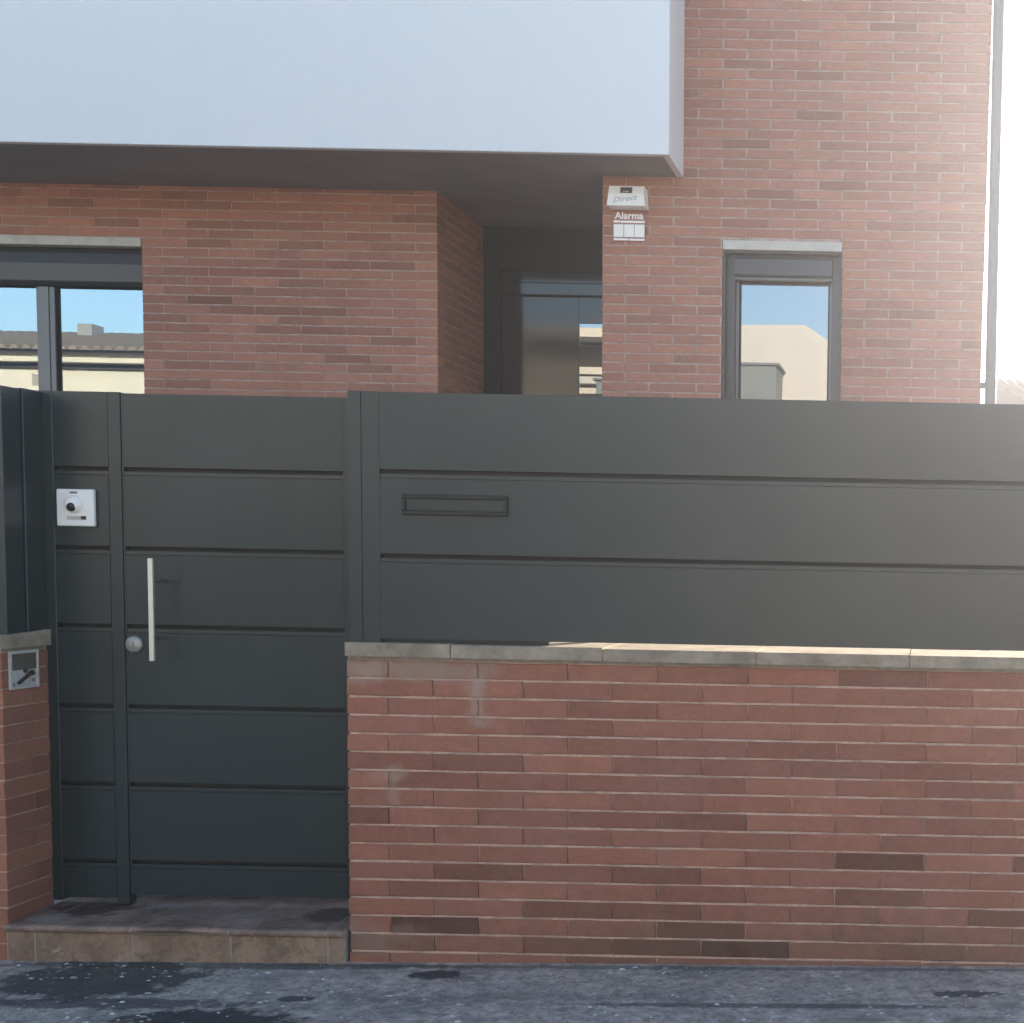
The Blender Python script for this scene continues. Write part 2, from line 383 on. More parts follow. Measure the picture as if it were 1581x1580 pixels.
# ================================================================== FRONT GARDEN WALL
WY, WP, WL, WH = 4.2, .0603, .2925, .0540
T = Tones(11, .085)
def rowz(k_): return .985-WP*(k_+1)+.0063       # bottom of brick in course k
def wc(k_): return rowz(k_)+.02
T.special = [(-1.6, wc(14), .34), (-.9+.15, wc(14), .58), (-.95, wc(15), .52), (-.48, wc(15), .28), (-1.18, wc(15), .74), (-1.8, wc(15), .8),
             (-1.45, wc(11), .68), (-.88, wc(11), .72), (-1.2, wc(13), .70), (-.9, wc(13), .73), (-1.86, wc(8), .70), (-.78, wc(8), .74), (-.1, wc(10), .52),
             (-.3+.1, wc(12), .72), (.2, wc(13), .72), (-1.7, wc(5), .86), (-1.2, wc(5), 1.2), (-1.25, wc(2), 1.12), (-1.05, wc(2), .9), (-1.2, wc(3), .87),
             (-.3, wc(4), .92), (.1, wc(5), .82), (-.05, wc(1), .95), (-1.02+.4, wc(1), 1.1), (-.3, wc(9), 1.08), (-.5, wc(8), 1.12), (-.75, wc(12), .85), (-1.65, wc(6), .84)]
gw = thing('garden_wall', 'low red brick wall with grey coping stones right of the gate', 'wall', (-.3, 4.2, 0))
gw_off = Vector((0, 0, 0)); gw.location = (0, 0, 0)
for k_ in range(18):
    z = rowz(k_); j = -1.7635 if k_ % 2 == 0 else -1.6165
    for a, b in course(-1.90, 1.08, j, WL, .0028):
        t = T.get(a, z, b-a, WH)
        put_brick(gw, a+(.003 if a < -1.89 else 0)*random.random(), b, WY, z, WH, .236, 'brick', t)
B().box(-1.893, 1.075, WY+.0065, WY+.232, -.12, .992, 0).build('mortar_bed', 'mortar', gw)
rm = random.Random(77)
for k_ in range(17):
    zc = rowz(k_)-.00315; n = 90; vs = []
    for q in range(n+1):
        x = -1.892+2.965*q/n; d = noise.noise(Vector((x*9, k_*3.1, 2)))*.0022; w = .0034+noise.noise(Vector((x*14, k_*5.3, 7)))*.0016; wz = noise.noise(Vector((x*5, k_*7.7, 4)))*.0009
        vs += [(x, WY+.0100, zc-.0042), (x, WY+.0006+abs(d)+rm.uniform(0, .0004), zc+wz-w), (x, WY+.0012+abs(d)+rm.uniform(0, .0004), zc+wz+w), (x, WY+.0100, zc+.0042)]
    link('mortar_joint', mesh('mortar_joint', vs, [(4*q+i, 4*q+4+i, 4*q+5+i, 4*q+1+i) for q in range(n) for i in range(3)]), 'mortar', gw)
B().box(-1.897, 1.075, WY+.006, WY+.23, .9868, 1.0018, 0).build('mortar_bed', M['grout'], gw)
cxs = [-1.896, -1.553, -1.060, -.5645, -.0685, .4275, .92, 1.10]
for i in range(len(cxs)-1):
    a, b = cxs[i]+.002, cxs[i+1]-.002; dz = random.uniform(-.0015, .0015); dy = random.uniform(-.002, .002)
    zl = 1.040 if i == 0 else 1.033
    prof = [(4.178+dy, .9995+dz), (4.48, .9995+dz), (4.48, 1.0405+dz), (4.1815+dy, 1.0380+dz), (4.1785+dy, 1.0365+dz), (4.178+dy, 1.033+dz)]
    b_ = B(); nseg = 18; n = len(prof); rr = random.Random(i)
    vs = []
    for s_ in range(nseg+1):
        x = a+(b-a)*s_/nseg
        for q, (y, zz) in enumerate(prof):
            vs.append((x, y+(rr.uniform(-.0012, .0012) if q in (0, 4, 5) else 0), zz+(rr.uniform(-.0008, .0008) if q in (0, 4, 5) else 0)+((.006, .0045, .002, .001, 0, 0, 0)[i] if q > 1 else 0)))
    fs = [(s_*n+q, s_*n+(q+1) % n, (s_+1)*n+(q+1) % n, (s_+1)*n+q) for s_ in range(nseg) for q in range(n)]
    fs += [tuple(range(n)), tuple(nseg*n+q for q in range(n))]
    b_.add(vs, fs).build('coping_stone', 'coping', gw)
B().box(-1.8945, 1.10, 4.1845, 4.476, 1.0018, 1.031, 0).build('mortar_bed', 'mortar', gw)
# ================================================================== GATE PILLAR (left)
gp = thing('gate_pillar', 'red brick pillar with stone coping at the left edge beside the gate', 'wall')
T2 = Tones(5, .11)
for k_ in range(18):
    z = rowz(k_)
    hole = (.855 < z+WH and z < .995)
    if k_ % 2 == 0:
        pcs = [(-3.02-.287, -3.02, 0, .14), (-3.02-.287, -3.02, .145, .078)]
    else:
        pcs = [(-3.02-.14, -3.02, 0, .223)]
    for x0, x1, dy, D in pcs:
        if hole: x1 -= .02 if False else 0
        t = T2.get(x0, z+dy, x1-x0, WH)
        o = link('brick', brick_mesh(x1-x0, D, WH, 'brick'), None, gp, (x0+random.uniform(-.002, .001), WY+dy+random.uniform(-.001, .001), z)); o.color = (*t, 1)
    for a, b in course(-7.9, -3.3145 if k_ % 2 == 0 else -3.166, -3.31 if k_ % 2 == 0 else -3.166, WL, .0055):
        if b-a < .03: continue
        o = put_brick(gp, a, b, WY, z, WH, .223, 'brick', T2.get(a, z, b-a, WH))
B().box(-7.9, -3.0245, WY+.004, WY+.219, -.12, .992, 0).build('mortar_bed', 'mortar', gp)
B().box(-7.9, -3.024, WY+.006, WY+.22, .9868, 1.0018, 0).build('mortar_bed', M['grout'], gp)
for a, b in ((-7.9, -7.0), (-6.996, -6.0), (-5.996, -5.0), (-4.996, -4.0), (-3.996, -3.502), (-3.498, -3.008)):
    B().prism([(4.178, 1.0), (4.44, 1.0), (4.44, 1.0555), (4.186, 1.0415), (4.180, 1.038), (4.178, 1.034)], a, b).build('coping_stone', 'coping', gp)
# meter box in the pillar
mb = thing('meter_box', 'small white framed meter box set in the brick pillar left of the gate', 'meter box')
X = -3.019
b_ = B(); y0, y1, z0, z1 = 4.227, 4.365, .862, .989
b_.box(X-.002, X+.006, y0, y0+.010, z0, z1, .001).box(X-.002, X+.006, y1-.008, y1, z0, z1, .001).box(X-.002, X+.0055, y0+.01, y1-.008, z1-.010, z1, .001).box(X-.002, X+.0055, y0+.01, y1-.008, z0, z0+.009, .001)
b_.build('frame', 'cream_plastic', mb)
B().box(X-.0015, X+.002, y0+.010, y1-.008, .925, z1-.010, 0).build('box_door', 'meter_glass', mb)
B().box(X-.0015, X+.0012, y0+.010, y1-.008, z0+.009, .925, 0).build('back_plate', 'cream_plastic', mb)
b_ = B(); b_.tube((X+.008, 4.262, .882), (X+.010, 4.318, .912), .0055, 10).tube((X+.010, 4.316, .911), (X+.013, 4.326, .915), .0085, 10).tube((X+.002, 4.296, .924), (X+.008, 4.302, .918), .007, 10)
b_.build('valve_lever', simple('rusty_valve', (.055, .035, .025), .6, .3), mb)
B().box(X+.0012, X+.004, 4.335, 4.347, .882, .893, .001).build('screw_plate', 'grey_plastic', mb)
B().box(X+.0012, X+.004, 4.241, 4.252, .872, .884, .001).build('screw_plate', 'grey_plastic', mb)
# ================================================================== DOORSTEP
ds = thing('doorstep', 'worn tiled doorstep in front of the gate', 'step')
tj = [-3.018, -2.926, -2.605, -2.283, -1.963, -1.905]
for i in range(5):
    a, b = tj[i]+.003, tj[i+1]-.003
    if b-a < .02: continue
    dz = random.uniform(-.001, .001)
    prof = [(4.19, .073+dz)] + [(4.182+.014*(1-math.cos(t_))-.012, .084+.0125*math.sin(t_)+dz) for t_ in [R(x) for x in (-60, -25, 10, 45, 80)]] + [(4.21, .0968+dz), (4.95, .112+dz), (4.95, .08)]
    B().prism(prof, a, b).build('tread_tile', 'tread', ds)
    B().box(a+.001, b-.001, 4.184, 4.2, -.08, .072, .001).build('riser_tile', 'riser', ds)
B().prism([(4.187, -.1), (4.1855, .074)] + [(4.1832+.014*(1-math.cos(t_))-.012, .083+.0125*math.sin(t_)) for t_ in [R(x) for x in (-60, -25, 10, 45, 80)]] + [(4.21, .0957), (4.9, .1095), (4.9, -.1)], -3.018, -1.9055).build('bedding', 'grout', ds)
B().box(-3.018, -1.905, 4.64, 4.9, .05, .33, .004).build('upper_step', 'tread', ds)  # unseen block added behind the gate to keep back light off the tread
# ================================================================== GATE
def board(prt, x0, x1, yf, zb, zt, slot=True, mat='paint', back=.034):
    if slot:
        back = min(back, .033)
        prof = [(yf+.034, zt-.05), (yf+back, zt-.055), (yf+back, zb), (yf, zb), (yf, zt-.0305), (yf+.0050, zt-.0298), (yf+.0050, zt-.0275), (yf+.0016, zt-.0262), (yf+.0020, zt-.0142), (yf+.028, zt-.0135), (yf+.028, zt+.003), (yf+.033, zt+.003)]
    else:
        back = max(back, .034); prof = [(yf+back+0, zb), (yf, zb), (yf, zt-.001), (yf+.001, zt), (yf+back, zt)]
    o = B().prism(prof, x0, x1).build('board', mat, prt)
    if slot: B().box(x0+.0005, x1-.0005, yf+.020, yf+.0285, zt-.0134, zt-.0006, 0).build('seal', 'seal_rubber', o)  # near-black strip at the slot back, groove shade put into colour
    return o
GZ = [1.609, 1.341, 1.076, .801, .531, .261]
gy = 4.42
gs = thing('gate_side_panel', 'narrow fixed grey metal panel between pillar and gate leaf', 'panel')
zt = 1.861
for i, z in enumerate(GZ+[.125]):
    board(gs, -2.986, -2.801, gy+.0005, z+.0005, zt, i > 0); zt = z
B().box(-3.045, -2.987, gy-.001, gy+.04, .115, 1.861, .002).build('stile', 'paint', gs)
B().box(-2.800, -2.7575, gy-.001, gy+.04, .105, 1.861, .002).build('stile', 'paint', gs)
gl = thing('gate_leaf', 'dark grey metal pedestrian gate leaf of wide horizontal boards', 'gate')
zt = 1.857
for i, z in enumerate(GZ+[.140]):
    board(gl, -2.7475, -2.0055, gy+.0005, z+.0005, zt, i > 0); zt = z
B().box(-2.7535, -2.748, gy-.0005, gy+.036, .140, 1.857, .001).build('stile', 'paint', gl)
B().box(-2.005, -1.984, gy-.0005, gy+.036, .140, 1.857, .001).build('stile', 'paint', gl)
B().box(-1.9775, -1.91, gy+.012, gy+.07, .10, 1.857, .002).build('hinge_jamb', 'paint', gl)
hd = B().box(-2.6265, -2.6105, 4.340, 4.352, .957, 1.303, .0015).build('pull_handle', 'steel_satin', gl)
for z in (1.228, 1.034):
    B().tube((-2.6185, 4.352, z), (-2.6185, 4.42, z), .0065, 14).build('handle_mount', 'steel', hd)
lk = B().lathe((-2.7245+.003, 4.4195, 1.008), (0, -1, 0), [(.0300, 0), (.0300, .004), (.0285, .008), (.0265, .010), (.025, .012)]).build('lock', simple('dull_lock_metal', (.36, .34, .32), .45, .5, .12, 60), gl)
B().box(-2.7245, -2.7185, 4.4060, 4.4085, 1.003, 1.019, .001).build('keyhole', 'grey_plastic', lk)
ic = thing('intercom', 'white square video intercom with round black camera eye on the side panel', 'intercom')
B().box(-2.969, -2.843, 4.403, 4.4195, 1.406, 1.531, .003).build('face_plate', 'white_plastic', ic)
B().lathe((-2.909, 4.4035, 1.480), (0, -1, 0), [(.0310, 0), (.0300, .004), (.0265, .013), (.020, .019), (.0155, .020)]).build('camera_dome', 'white_plastic', ic)
B().lathe((-2.9075, 4.3865, 1.4700), (0, -1, -.12), [(.0150, 0), (.0142, .0035), (.009, .006), (.003, .007)]).build('camera_lens', 'lens', ic)
B().box(-2.922, -2.897, 4.4015, 4.404, 1.516, 1.523, .001).build('speaker_slot', 'grey_plastic', ic)
B().box(-2.932, -2.886, 4.4005, 4.404, 1.4285, 1.4405, .001).build('call_button', 'cream_plastic', ic)
B().box(-2.8845, -2.868, 4.4005, 4.404, 1.4285, 1.4405, .001).build('name_plate', 'lens', ic)
# ================================================================== FENCE
fy = 4.207
fe = thing('metal_fence', 'dark grey fence of wide horizontal metal boards on the brick wall', 'fence')
fb = [1.85133, 1.60444, 1.33331, 1.0565]
for i in range(3):
    board(fe, -1.78957, 1.10, fy, fb[i+1]+.0005, fb[i], i > 0, back=.019)
B().box(-1.89149, -1.84894, fy-.0035, fy+.04, 1.038, 1.85232, .0015).build('post', 'paint', fe)
B().box(-1.84845, -1.79056, fy-.0005, fy+.036, 1.038, 1.85232, .0015).build('post_cover', 'paint', fe)
B().prism([(fy+.033, 1.036), (fy+.0205, 1.036), (fy+.0205, 1.0625), (fy+.024, 1.066), (fy+.033, 1.066)], -1.78957, -1.25).build('bottom_rail', 'paint', fe)  # dark filler added for the shade in the gap under the fence
B().box(.95, 1.0, fy+.036, fy+.07, 1.035, 1.85, .0015).build('post', 'paint', fe)
ms = B()
ms.box(-1.714860, -1.374460, fy-.012, fy-.0002, 1.511920, 1.526270, .002).box(-1.714860, -1.374460, fy-.014, fy-.0002, 1.459970, 1.473820, .002)
ms.box(-1.714860, -1.703860, fy-.0117, fy-.0002, 1.473920, 1.511820, .002).box(-1.386460, -1.374460, fy-.0117, fy-.0002, 1.473920, 1.511820, .002)
mo = ms.build('mail_slot', 'trim', fe)
B().prism([(fy-.0005, 1.476820), (fy-.0040, 1.476820), (fy-.0050, 1.510720), (fy-.0005, 1.510720)], -1.702860, -1.387460).build('flap', 'paint', mo)
fyl = 4.252
lf = thing('side_fence', 'dark grey metal fence end standing on the pillar at the left edge', 'fence')
B().box(-3.30, -3.026, 4.235, 4.322, 1.046, 1.853, .0015).build('post', 'paint', lf)
B().box(-3.30, -3.0205, 4.3265, 4.418, 1.048, 1.857, .002).build('post', 'paint', lf)
for i in range(3): board(lf, -7.9, -3.302, fyl, fb[i+1]+.0005, fb[i], i > 0, back=.019)
# ================================================================== HOUSE
hs = thing('house', 'red brick house with white overhanging upper storey behind the fence', 'house')
P2, L2, H2 = .05655, .2815, .0482
RY, LY = 7.72, 8.1
TH = Tones(23, .085)
TH.special = [(-.559, 3.54, .74), (-.841, 3.432, .84), (-1.116, 3.311, .84), (-1.9, 2.42, .86), (-1.2-.3, 2.47, .88), (-.4, 2.87, .88)]
RH = [(-1.2635, -.5645, 1.2, 3.217)]
cnt = 0
RX0, RX1 = -1.970, .268
for k_ in range(-43, 70):
    z = 2.328+P2*k_+.0042; top = z+H2
    j = -1.694 if k_ % 2 == 0 else -1.835
    for a, b in holes(course(RX0, .262+(z-2.3)*.0098, j, L2, .009), z, top, RH):
        if b > -1.50 or top < 3.57:
            vis = 2.26 < top and z < 4.66
        else: vis = False
        t = TH.get(a, z, b-a, H2)
        if vis and cnt < 300:
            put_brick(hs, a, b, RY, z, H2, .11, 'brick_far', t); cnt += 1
        else:
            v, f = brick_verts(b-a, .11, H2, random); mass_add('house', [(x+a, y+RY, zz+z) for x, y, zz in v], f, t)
print('house bricks as parts', cnt)
TL = Tones(31, .10)
TL.special = [(x, z, t) for x, z, t in [(-4.49, 3.343, .80), (-4.2, 3.348, .82), (-3.93, 3.348, .84), (-3.93, 3.231, .82), (-3.93, 3.12, .80), (-4.62, 3.056, .80), (-4.35, 3.058, .78),
    (-4.06, 3.064, .76), (-4.72, 3.004, .84), (-4.625, 2.948, .85), (-4.30, 2.949, .80), (-4.0, 2.952, .84), (-3.79, 2.949, .84), (-4.45, 2.885, .58), (-4.30, 2.828, .74), (-4.07, 2.833, .72), (-3.79, 2.838, .72),
    (-4.60, 2.714, .86), (-4.1, 2.715, .80), (-3.83, 2.717, .74), (-4.84, 2.828, .86), (-3.2, 3.402, .70), (-3.55, 3.284, .82), (-3.6, 3.118, .74), (-3.4, 3.118, .72), (-3.70, 2.947, .78), (-3.7, 2.834, .78),
    (-3.52, 2.722, .82), (-3.6, 2.545, .74), (-3.15, 2.545, 1.28), (-3.46, 3.57, .8), (-4.0, 3.57, .8)]]
LH = [(-7.4, -4.900, 1.2, 3.257)]
for k_ in range(-44, 22):
    z = 2.402+.05717*k_+.0042; h_ = .0487
    if z+h_ > 3.60: continue
    j = -3.214 if k_ % 2 == 0 else -3.3605
    for a, b in holes(course(-9.0, -3.08, j, .2825, .0045), z, z+h_, LH):
        t = TL.get(a, z, b-a, h_)
        if 2.3 < z+h_ and b > -5.95 and cnt < 300:
            put_brick(hs, a, b, LY, z, h_, .11, 'brick_far', t); cnt += 1
        else:
            v, f = brick_verts(b-a, .11, h_, random); mass_add('house', [(x+a, y+LY, zz+z) for x, y, zz in v], f, t)
    # return wall of the porch, faces +x
    j = 8.377 if k_ % 2 == 0 else 8.235
    for a, b in course(LY+.1105, 8.95, j, .2825, .009):
        t = TL.get(-99, -99, .1, .1); v, f = brick_verts(b-a, .10, h_, random)
        mass_add('house', [(-3.08-y, x+a, zz+z) for x, y, zz in v], [tuple(reversed(q)) for q in f], t)
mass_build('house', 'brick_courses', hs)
def slab(x0, x1, y0, y1, z0, z1, name, mat, prt=hs): return B().box(x0, x1, y0, y1, z0, z1, 0).build(name, mat, prt)
# wall cores with mortar
slab(RX0+.004, -1.268, RY+.0035, 8.1, -.2, 6.2, 'wall_core', 'mortar_far'); slab(-.560, RX1-.004, RY+.0035, 8.1, -.2, 6.2, 'wall_core', 'mortar_far')
slab(-1.268, -.560, RY+.0035, 8.1, 3.2175, 6.2, 'wall_core', 'mortar_far')
slab(-4.896, -3.084, LY+.0035, 8.45, -.2, 3.585, 'wall_core', 'mortar_far'); slab(-9, -4.896, LY+.0035, 8.45, 3.2575, 3.585, 'wall_core', 'mortar_far')
slab(-9, -7.4, LY+.0035, 8.45, -.2, 3.2575, 'wall_core', 'mortar_far'); slab(-7.4, -4.896, LY+.0035, 8.45, -.2, 1.195, 'wall_core', 'mortar_far'); slab(-1.268, -.560, RY+.0035, 8.1, -.2, 1.195, 'wall_core', 'mortar_far')
slab(-3.30, -3.0835, 8.45, 8.95, -.2, 3.585, 'wall_core', 'mortar_far')
slab(-9, RX1-.004, 12.8, 13.0, -.2, 6.2, 'rear_wall', 'mortar_far'); slab(.10, RX1-.004, 8.1, 12.8, -.2, 6.2, 'side_wall', 'mortar_far')
slab(-9, -8.8, 8.45, 12.8, -.2, 3.585, 'side_wall', 'mortar_far')
slab(-9.0, .1, 8.101, 12.8, 6.0, 6.2, 'roof', 'soffit')
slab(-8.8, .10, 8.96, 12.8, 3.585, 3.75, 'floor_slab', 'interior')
# upper storey white volume
B().box(-9.2, -1.497, 7.30, 7.34, 3.570, 6.25, .003).build('front_cladding', 'panel', hs)
B().box(-1.535, -1.4965, 7.3405, 7.7185, 3.570, 6.25, .002).build('end_cladding', 'panel', hs)
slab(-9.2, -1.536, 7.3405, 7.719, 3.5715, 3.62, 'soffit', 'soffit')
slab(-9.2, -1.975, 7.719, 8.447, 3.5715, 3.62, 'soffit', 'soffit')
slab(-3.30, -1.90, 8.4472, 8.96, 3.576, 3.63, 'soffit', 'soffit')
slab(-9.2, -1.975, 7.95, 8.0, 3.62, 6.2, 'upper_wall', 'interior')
# porch floor and right jamb
slab(-3.3, -1.9, 7.9, 8.96, -.2, .88, 'porch_floor', 'patio')
slab(-1.965, -1.93, 8.1, 8.95, -.2, 3.572, 'porch_side_wall', 'mortar_far')
# lintels
B().box(-1.2635, -.5645, 7.7165, 7.80, 3.1635, 3.2165, .002).build('lintel', 'lintel', hs)
B().box(-7.4, -4.9035, 8.0965, 8.18, 3.2035, 3.2565, .002).build('lintel', 'lintel', hs)
# right window
wx = thing('window_tmp', 'x', 'x'); bpy.data.objects.remove(wx)
rw = B()
rw.box(-1.2625, -1.252, 7.735, 7.86, 1.2, 3.1625, .001).box(-.576, -.5655, 7.735, 7.86, 1.2, 3.1625, .001).box(-1.252, -.576, 7.735, 7.86, 3.150, 3.1625, .001)
rwo = rw.build('window', 'frame', hs)
B().box(-1.2515, -1.2015, 7.80, 7.90, 1.2, 3.149, .002).build('shutter_guide', 'frame', rwo)
B().box(-.6265, -.5765, 7.80, 7.90, 1.2, 3.149, .002).build('shutter_guide', 'frame', rwo)
B().prism([(7.90, 3.022), (7.775, 3.022), (7.762, 3.032), (7.762, 3.120), (7.772, 3.149), (7.90, 3.149)], -1.2012, -.6268).build('shutter_box', 'frame', rwo)
B().box(-1.2012, -.6268, 7.79, 7.83, 3.008, 3.0215, .001).build('shutter_slat', 'frame_lt', rwo)
B().box(-1.2005, -1.1850, 7.845, 7.90, 1.2, 3.007, .001).build('sash', 'frame_lt', rwo)
B().box(-.6430, -.6275, 7.845, 7.90, 1.2, 3.007, .001).build('sash', 'frame_lt', rwo)
B().box(-1.1848, -1.1745, 7.852, 7.90, 1.2, 3.007, 0).build('gasket', 'dark_gap', rwo)
B().box(-.6535, -.6432, 7.852, 7.90, 1.2, 3.007, 0).build('gasket', 'dark_gap', rwo)
B().box(-1.1745, -.6535, 7.868, 7.874, 1.2, 3.007, 0).build('pane', 'glass', rwo)
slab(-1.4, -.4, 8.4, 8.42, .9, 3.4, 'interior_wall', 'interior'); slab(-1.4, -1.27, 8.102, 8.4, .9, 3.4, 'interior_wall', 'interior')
# left window
lw = B(); lw.box(-7.39, -4.903, 8.19, 8.26, 1.2, 1.25, .001).box(-4.950, -4.903, 8.19, 8.26, 1.25, 2.985, .001)
lwo = lw.build('window', 'frame', hs)
B().prism([(8.28, 2.984), (8.15, 2.984), (8.138, 2.996), (8.134, 3.10), (8.145, 3.165), (8.165, 3.2030), (8.28, 3.2030)], -7.39, -4.903).build('shutter_box', 'frame', lwo)
B().box(-7.39, -4.903, 8.155, 8.20, 2.968, 2.9835, 0).build('gasket', 'dark_gap', lwo)
B().box(-5.612, -5.592, 8.183, 8.24, 1.25, 2.967, .002).build('mullion', 'frame_lt', lwo)
B().box(-5.590, -5.529, 8.172, 8.24, 1.25, 2.967, .002).build('mullion', 'frame_lt', lwo)
B().box(-5.5265, -5.495, 8.178, 8.24, 1.25, 2.967, .002).build('mullion', 'frame_lt', lwo)
B().box(-5.4945, -5.484, 8.186, 8.24, 1.25, 2.967, 0).build('gasket', 'dark_gap', lwo)
B().box(-7.38, -5.613, 8.204, 8.210, 1.25, 2.967, 0).build('pane', 'glass_solar', lwo)
B().box(-5.4838, -4.9505, 8.204, 8.210, 1.25, 2.967, 0).build('pane', 'glass_solar', lwo)
slab(-7.6, -4.6, 9.2, 9.22, .9, 3.4, 'interior_wall', 'interior')
# entrance door
db = B(); db.box(-3.079, -2.968, 8.915, 8.99, .885, 3.574, .002).box(-2.968, -1.967, 8.915, 8.99, 3.285, 3.574, .002)
dob = db.build('door', 'paint_dark', hs)
B().box(-2.9675, -1.967, 8.925, 8.99, 3.2065, 3.2815, .002).build('transom', 'paint_dark', dob)
B().box(-2.9675, -1.967, 8.918, 8.99, 3.1255, 3.203, .002).build('transom', 'paint_dark', dob)
B().box(-2.9665, -1.967, 8.975, 8.99, .886, 3.284, 0).build('gasket', 'dark_gap', dob)
slits = [(2.789, 2.942), (2.47, 2.652), (2.15, 2.33), (1.83, 2.01), (1.5, 1.68)]
dl = B(); zs = [3.113]; 
dl.box(-2.962, -2.437, 8.935, 8.974, .90, 3.113, .002); dl.box(-2.148, -1.975, 8.935, 8.974, .90, 3.113, .002)
zt = 3.113
for a, b in slits: dl.box(-2.4368, -2.1482, 8.935, 8.974, b+.0005, zt, 0); zt = a-.0005
dl.box(-2.4368, -2.1482, 8.935, 8.974, .90, zt, 0)
dlo = dl.build('door_panel', 'paint_dark', dob)
for a, b in slits: B().box(-2.4365, -2.1485, 8.945, 8.951, a, b, 0).build('door_glass', 'glass', dob)
# ================================================================== ALARM
al = thing('alarm_siren', 'white alarm siren box high on the house wall under the overhang', 'alarm')
cv_ = [(-1.908, 7.635, 3.492), (-1.706, 7.635, 3.492), (-1.706, 7.622, 3.445), (-1.912, 7.622, 3.445), (-1.919, 7.618, 3.377), (-1.699, 7.618, 3.377),
       (-1.908, 7.7185, 3.492), (-1.706, 7.7185, 3.492), (-1.919, 7.7185, 3.377), (-1.699, 7.7185, 3.377)]
B().add(cv_, [(0, 3, 2, 1), (3, 4, 5, 2), (0, 1, 7, 6), (4, 8, 9, 5), (0, 6, 8, 4, 3), (1, 2, 5, 9, 7), (6, 7, 9, 8)]).build('case', 'white_plastic', al)
pl_ = B(); pl_.add([(-1.842, 7.6255, 3.482), (-1.775, 7.6255, 3.482), (-1.775, 7.6195, 3.449), (-1.842, 7.6195, 3.449), (-1.842, 7.6340, 3.482), (-1.775, 7.6340, 3.482), (-1.775, 7.6240, 3.449), (-1.842, 7.6240, 3.449)],
    [(0, 3, 2, 1), (0, 1, 5, 4), (3, 7, 6, 2), (0, 4, 7, 3), (1, 2, 6, 5)]); pl_.build('badge', 'maroon', al)
def text(name, s, x, z, y, size, mat, parent, shear=0, sx=1., ext=.0006, rot=0, bold=0.):
    cu = bpy.data.curves.new(name, 'FONT'); cu.body = s; cu.size = size; cu.shear = shear; cu.extrude = ext; cu.align_x = 'CENTER'; cu.offset = bold; cu.resolution_u = 3
    t = bpy.data.objects.new(name+'_src', cu); S.collection.objects.link(t); bpy.context.view_layer.update()
    me = bpy.data.meshes.new_from_object(t); bpy.data.objects.remove(t); bpy.data.curves.remove(cu)
    mt = Matrix.Translation((x, y, z)) @ Matrix.Rotation(rot, 4, 'Y') @ Matrix.Rotation(R(90), 4, 'X') @ Matrix.Diagonal((sx, 1, 1, 1))
    me.transform(mt); me.materials.clear(); return link(name, me, mat, parent)
text('script_lettering', 'Direct', -1.818, 3.402, 7.6192, .043, 'ink', al, .45, 1.25, rot=R(-8))
text('badge_lettering', 'ALARM', -1.809, 3.4525, 7.6185, .011, 'white_plastic', al)
sg = thing('alarm_sign', 'small red and white alarm warning sign below the siren box', 'sign')
B().box(-1.904, -1.718, 7.712, 7.7185, 3.198, 3.366, .001).build('plate', 'red_print', sg)
text('lettering', 'Alarma', -1.811, 3.3265, 7.7115, .056, 'white_plastic', sg, 0, 1.02, bold=.0012)
B().box(-1.902, -1.865, 7.7110, 7.7119, 3.3045, 3.3165, 0).build('white_line', 'white_plastic', sg)
B().box(-1.862, -1.720, 7.7110, 7.7119, 3.3035, 3.3155, 0).build('white_line', 'white_plastic', sg)
for i in range(3): B().box(-1.901+i*.0612, -1.901+i*.0612+.0575, 7.7105, 7.7119, 3.2215, 3.2945, .0003).build('white_field', 'white_plastic', sg)
B().box(-1.901, -1.814, 7.7110, 7.7119, 3.2025, 3.2135, 0).build('white_line', 'white_plastic', sg)
B().box(-1.809, -1.720, 7.7110, 7.7119, 3.2015, 3.2125, 0).build('white_line', 'white_plastic', sg)
# ================================================================== POLE
po = thing('steel_pole', 'tall grey steel pole beside the right corner of the house', 'pole')
B().tube((.319, 7.65, -.05), (.319, 7.65, 6.5), .0325, 28).build('shaft', 'galv', po)
B().tube((.319, 7.65, 2.37), (.319, 7.65, 2.43), .0345, 28).build('clamp', 'galv', po)
B().box(.262, .300, 7.70, 7.72, 2.385, 2.42, .003).build('bracket', 'galv', po)
B().tube((.285, 7.66, 2.45), (.272, 7.655, 2.482), .004, 8).build('bolt', 'galv', po)
# ================================================================== FAR NEIGHBOUR ON THE RIGHT
NB0 = len(S.objects)
nb = thing('neighbour_house', 'distant pale house with corrugated tile roof beyond the right fence end', 'house')
slab(1.40, 9.4, 30.45, 36, 0, 5.60, 'wall', 'hazy_wall', nb); slab(1.42, 1.80, 29.9, 30.45, 0, 5.18, 'wall', 'hazy_wall', nb)
B().add([(1.41, 30.05, 5.67), (1.41, 30.05, 5.20), (1.80, 30.05, 5.20), (1.41, 30.44, 5.67), (1.41, 30.44, 5.20), (1.80, 30.44, 5.20)], [(0, 1, 2), (3, 5, 4), (0, 3, 4, 1), (1, 4, 5, 2), (0, 2, 5, 3)]).build('gable', 'hazy_wall', nb)
me = None
for i in range(30):
    x = 1.46+i*.205
    if me is None:
        vs, fs = [], []; n = 8
        for kx, (ox, oy, oz) in enumerate(((0, 0, 0), (1.25, -1.6, -1.15))):
            for q in range(n+1):
                a = math.pi*q/n; vs.append((ox-math.cos(a)*.075, oy, oz+math.sin(a)*.07))
            vs.append((ox+.13, oy, oz-.02))
        fs = [(q, q+1, q+1+n+2, q+n+2) for q in range(n+1)] + [tuple(range(n+1))]
        me = mesh('roof_tile', vs, fs); me.materials.append(M['grey_tile'])
    link('roof_tile', me, None, nb, (x, 29.98, 5.645))
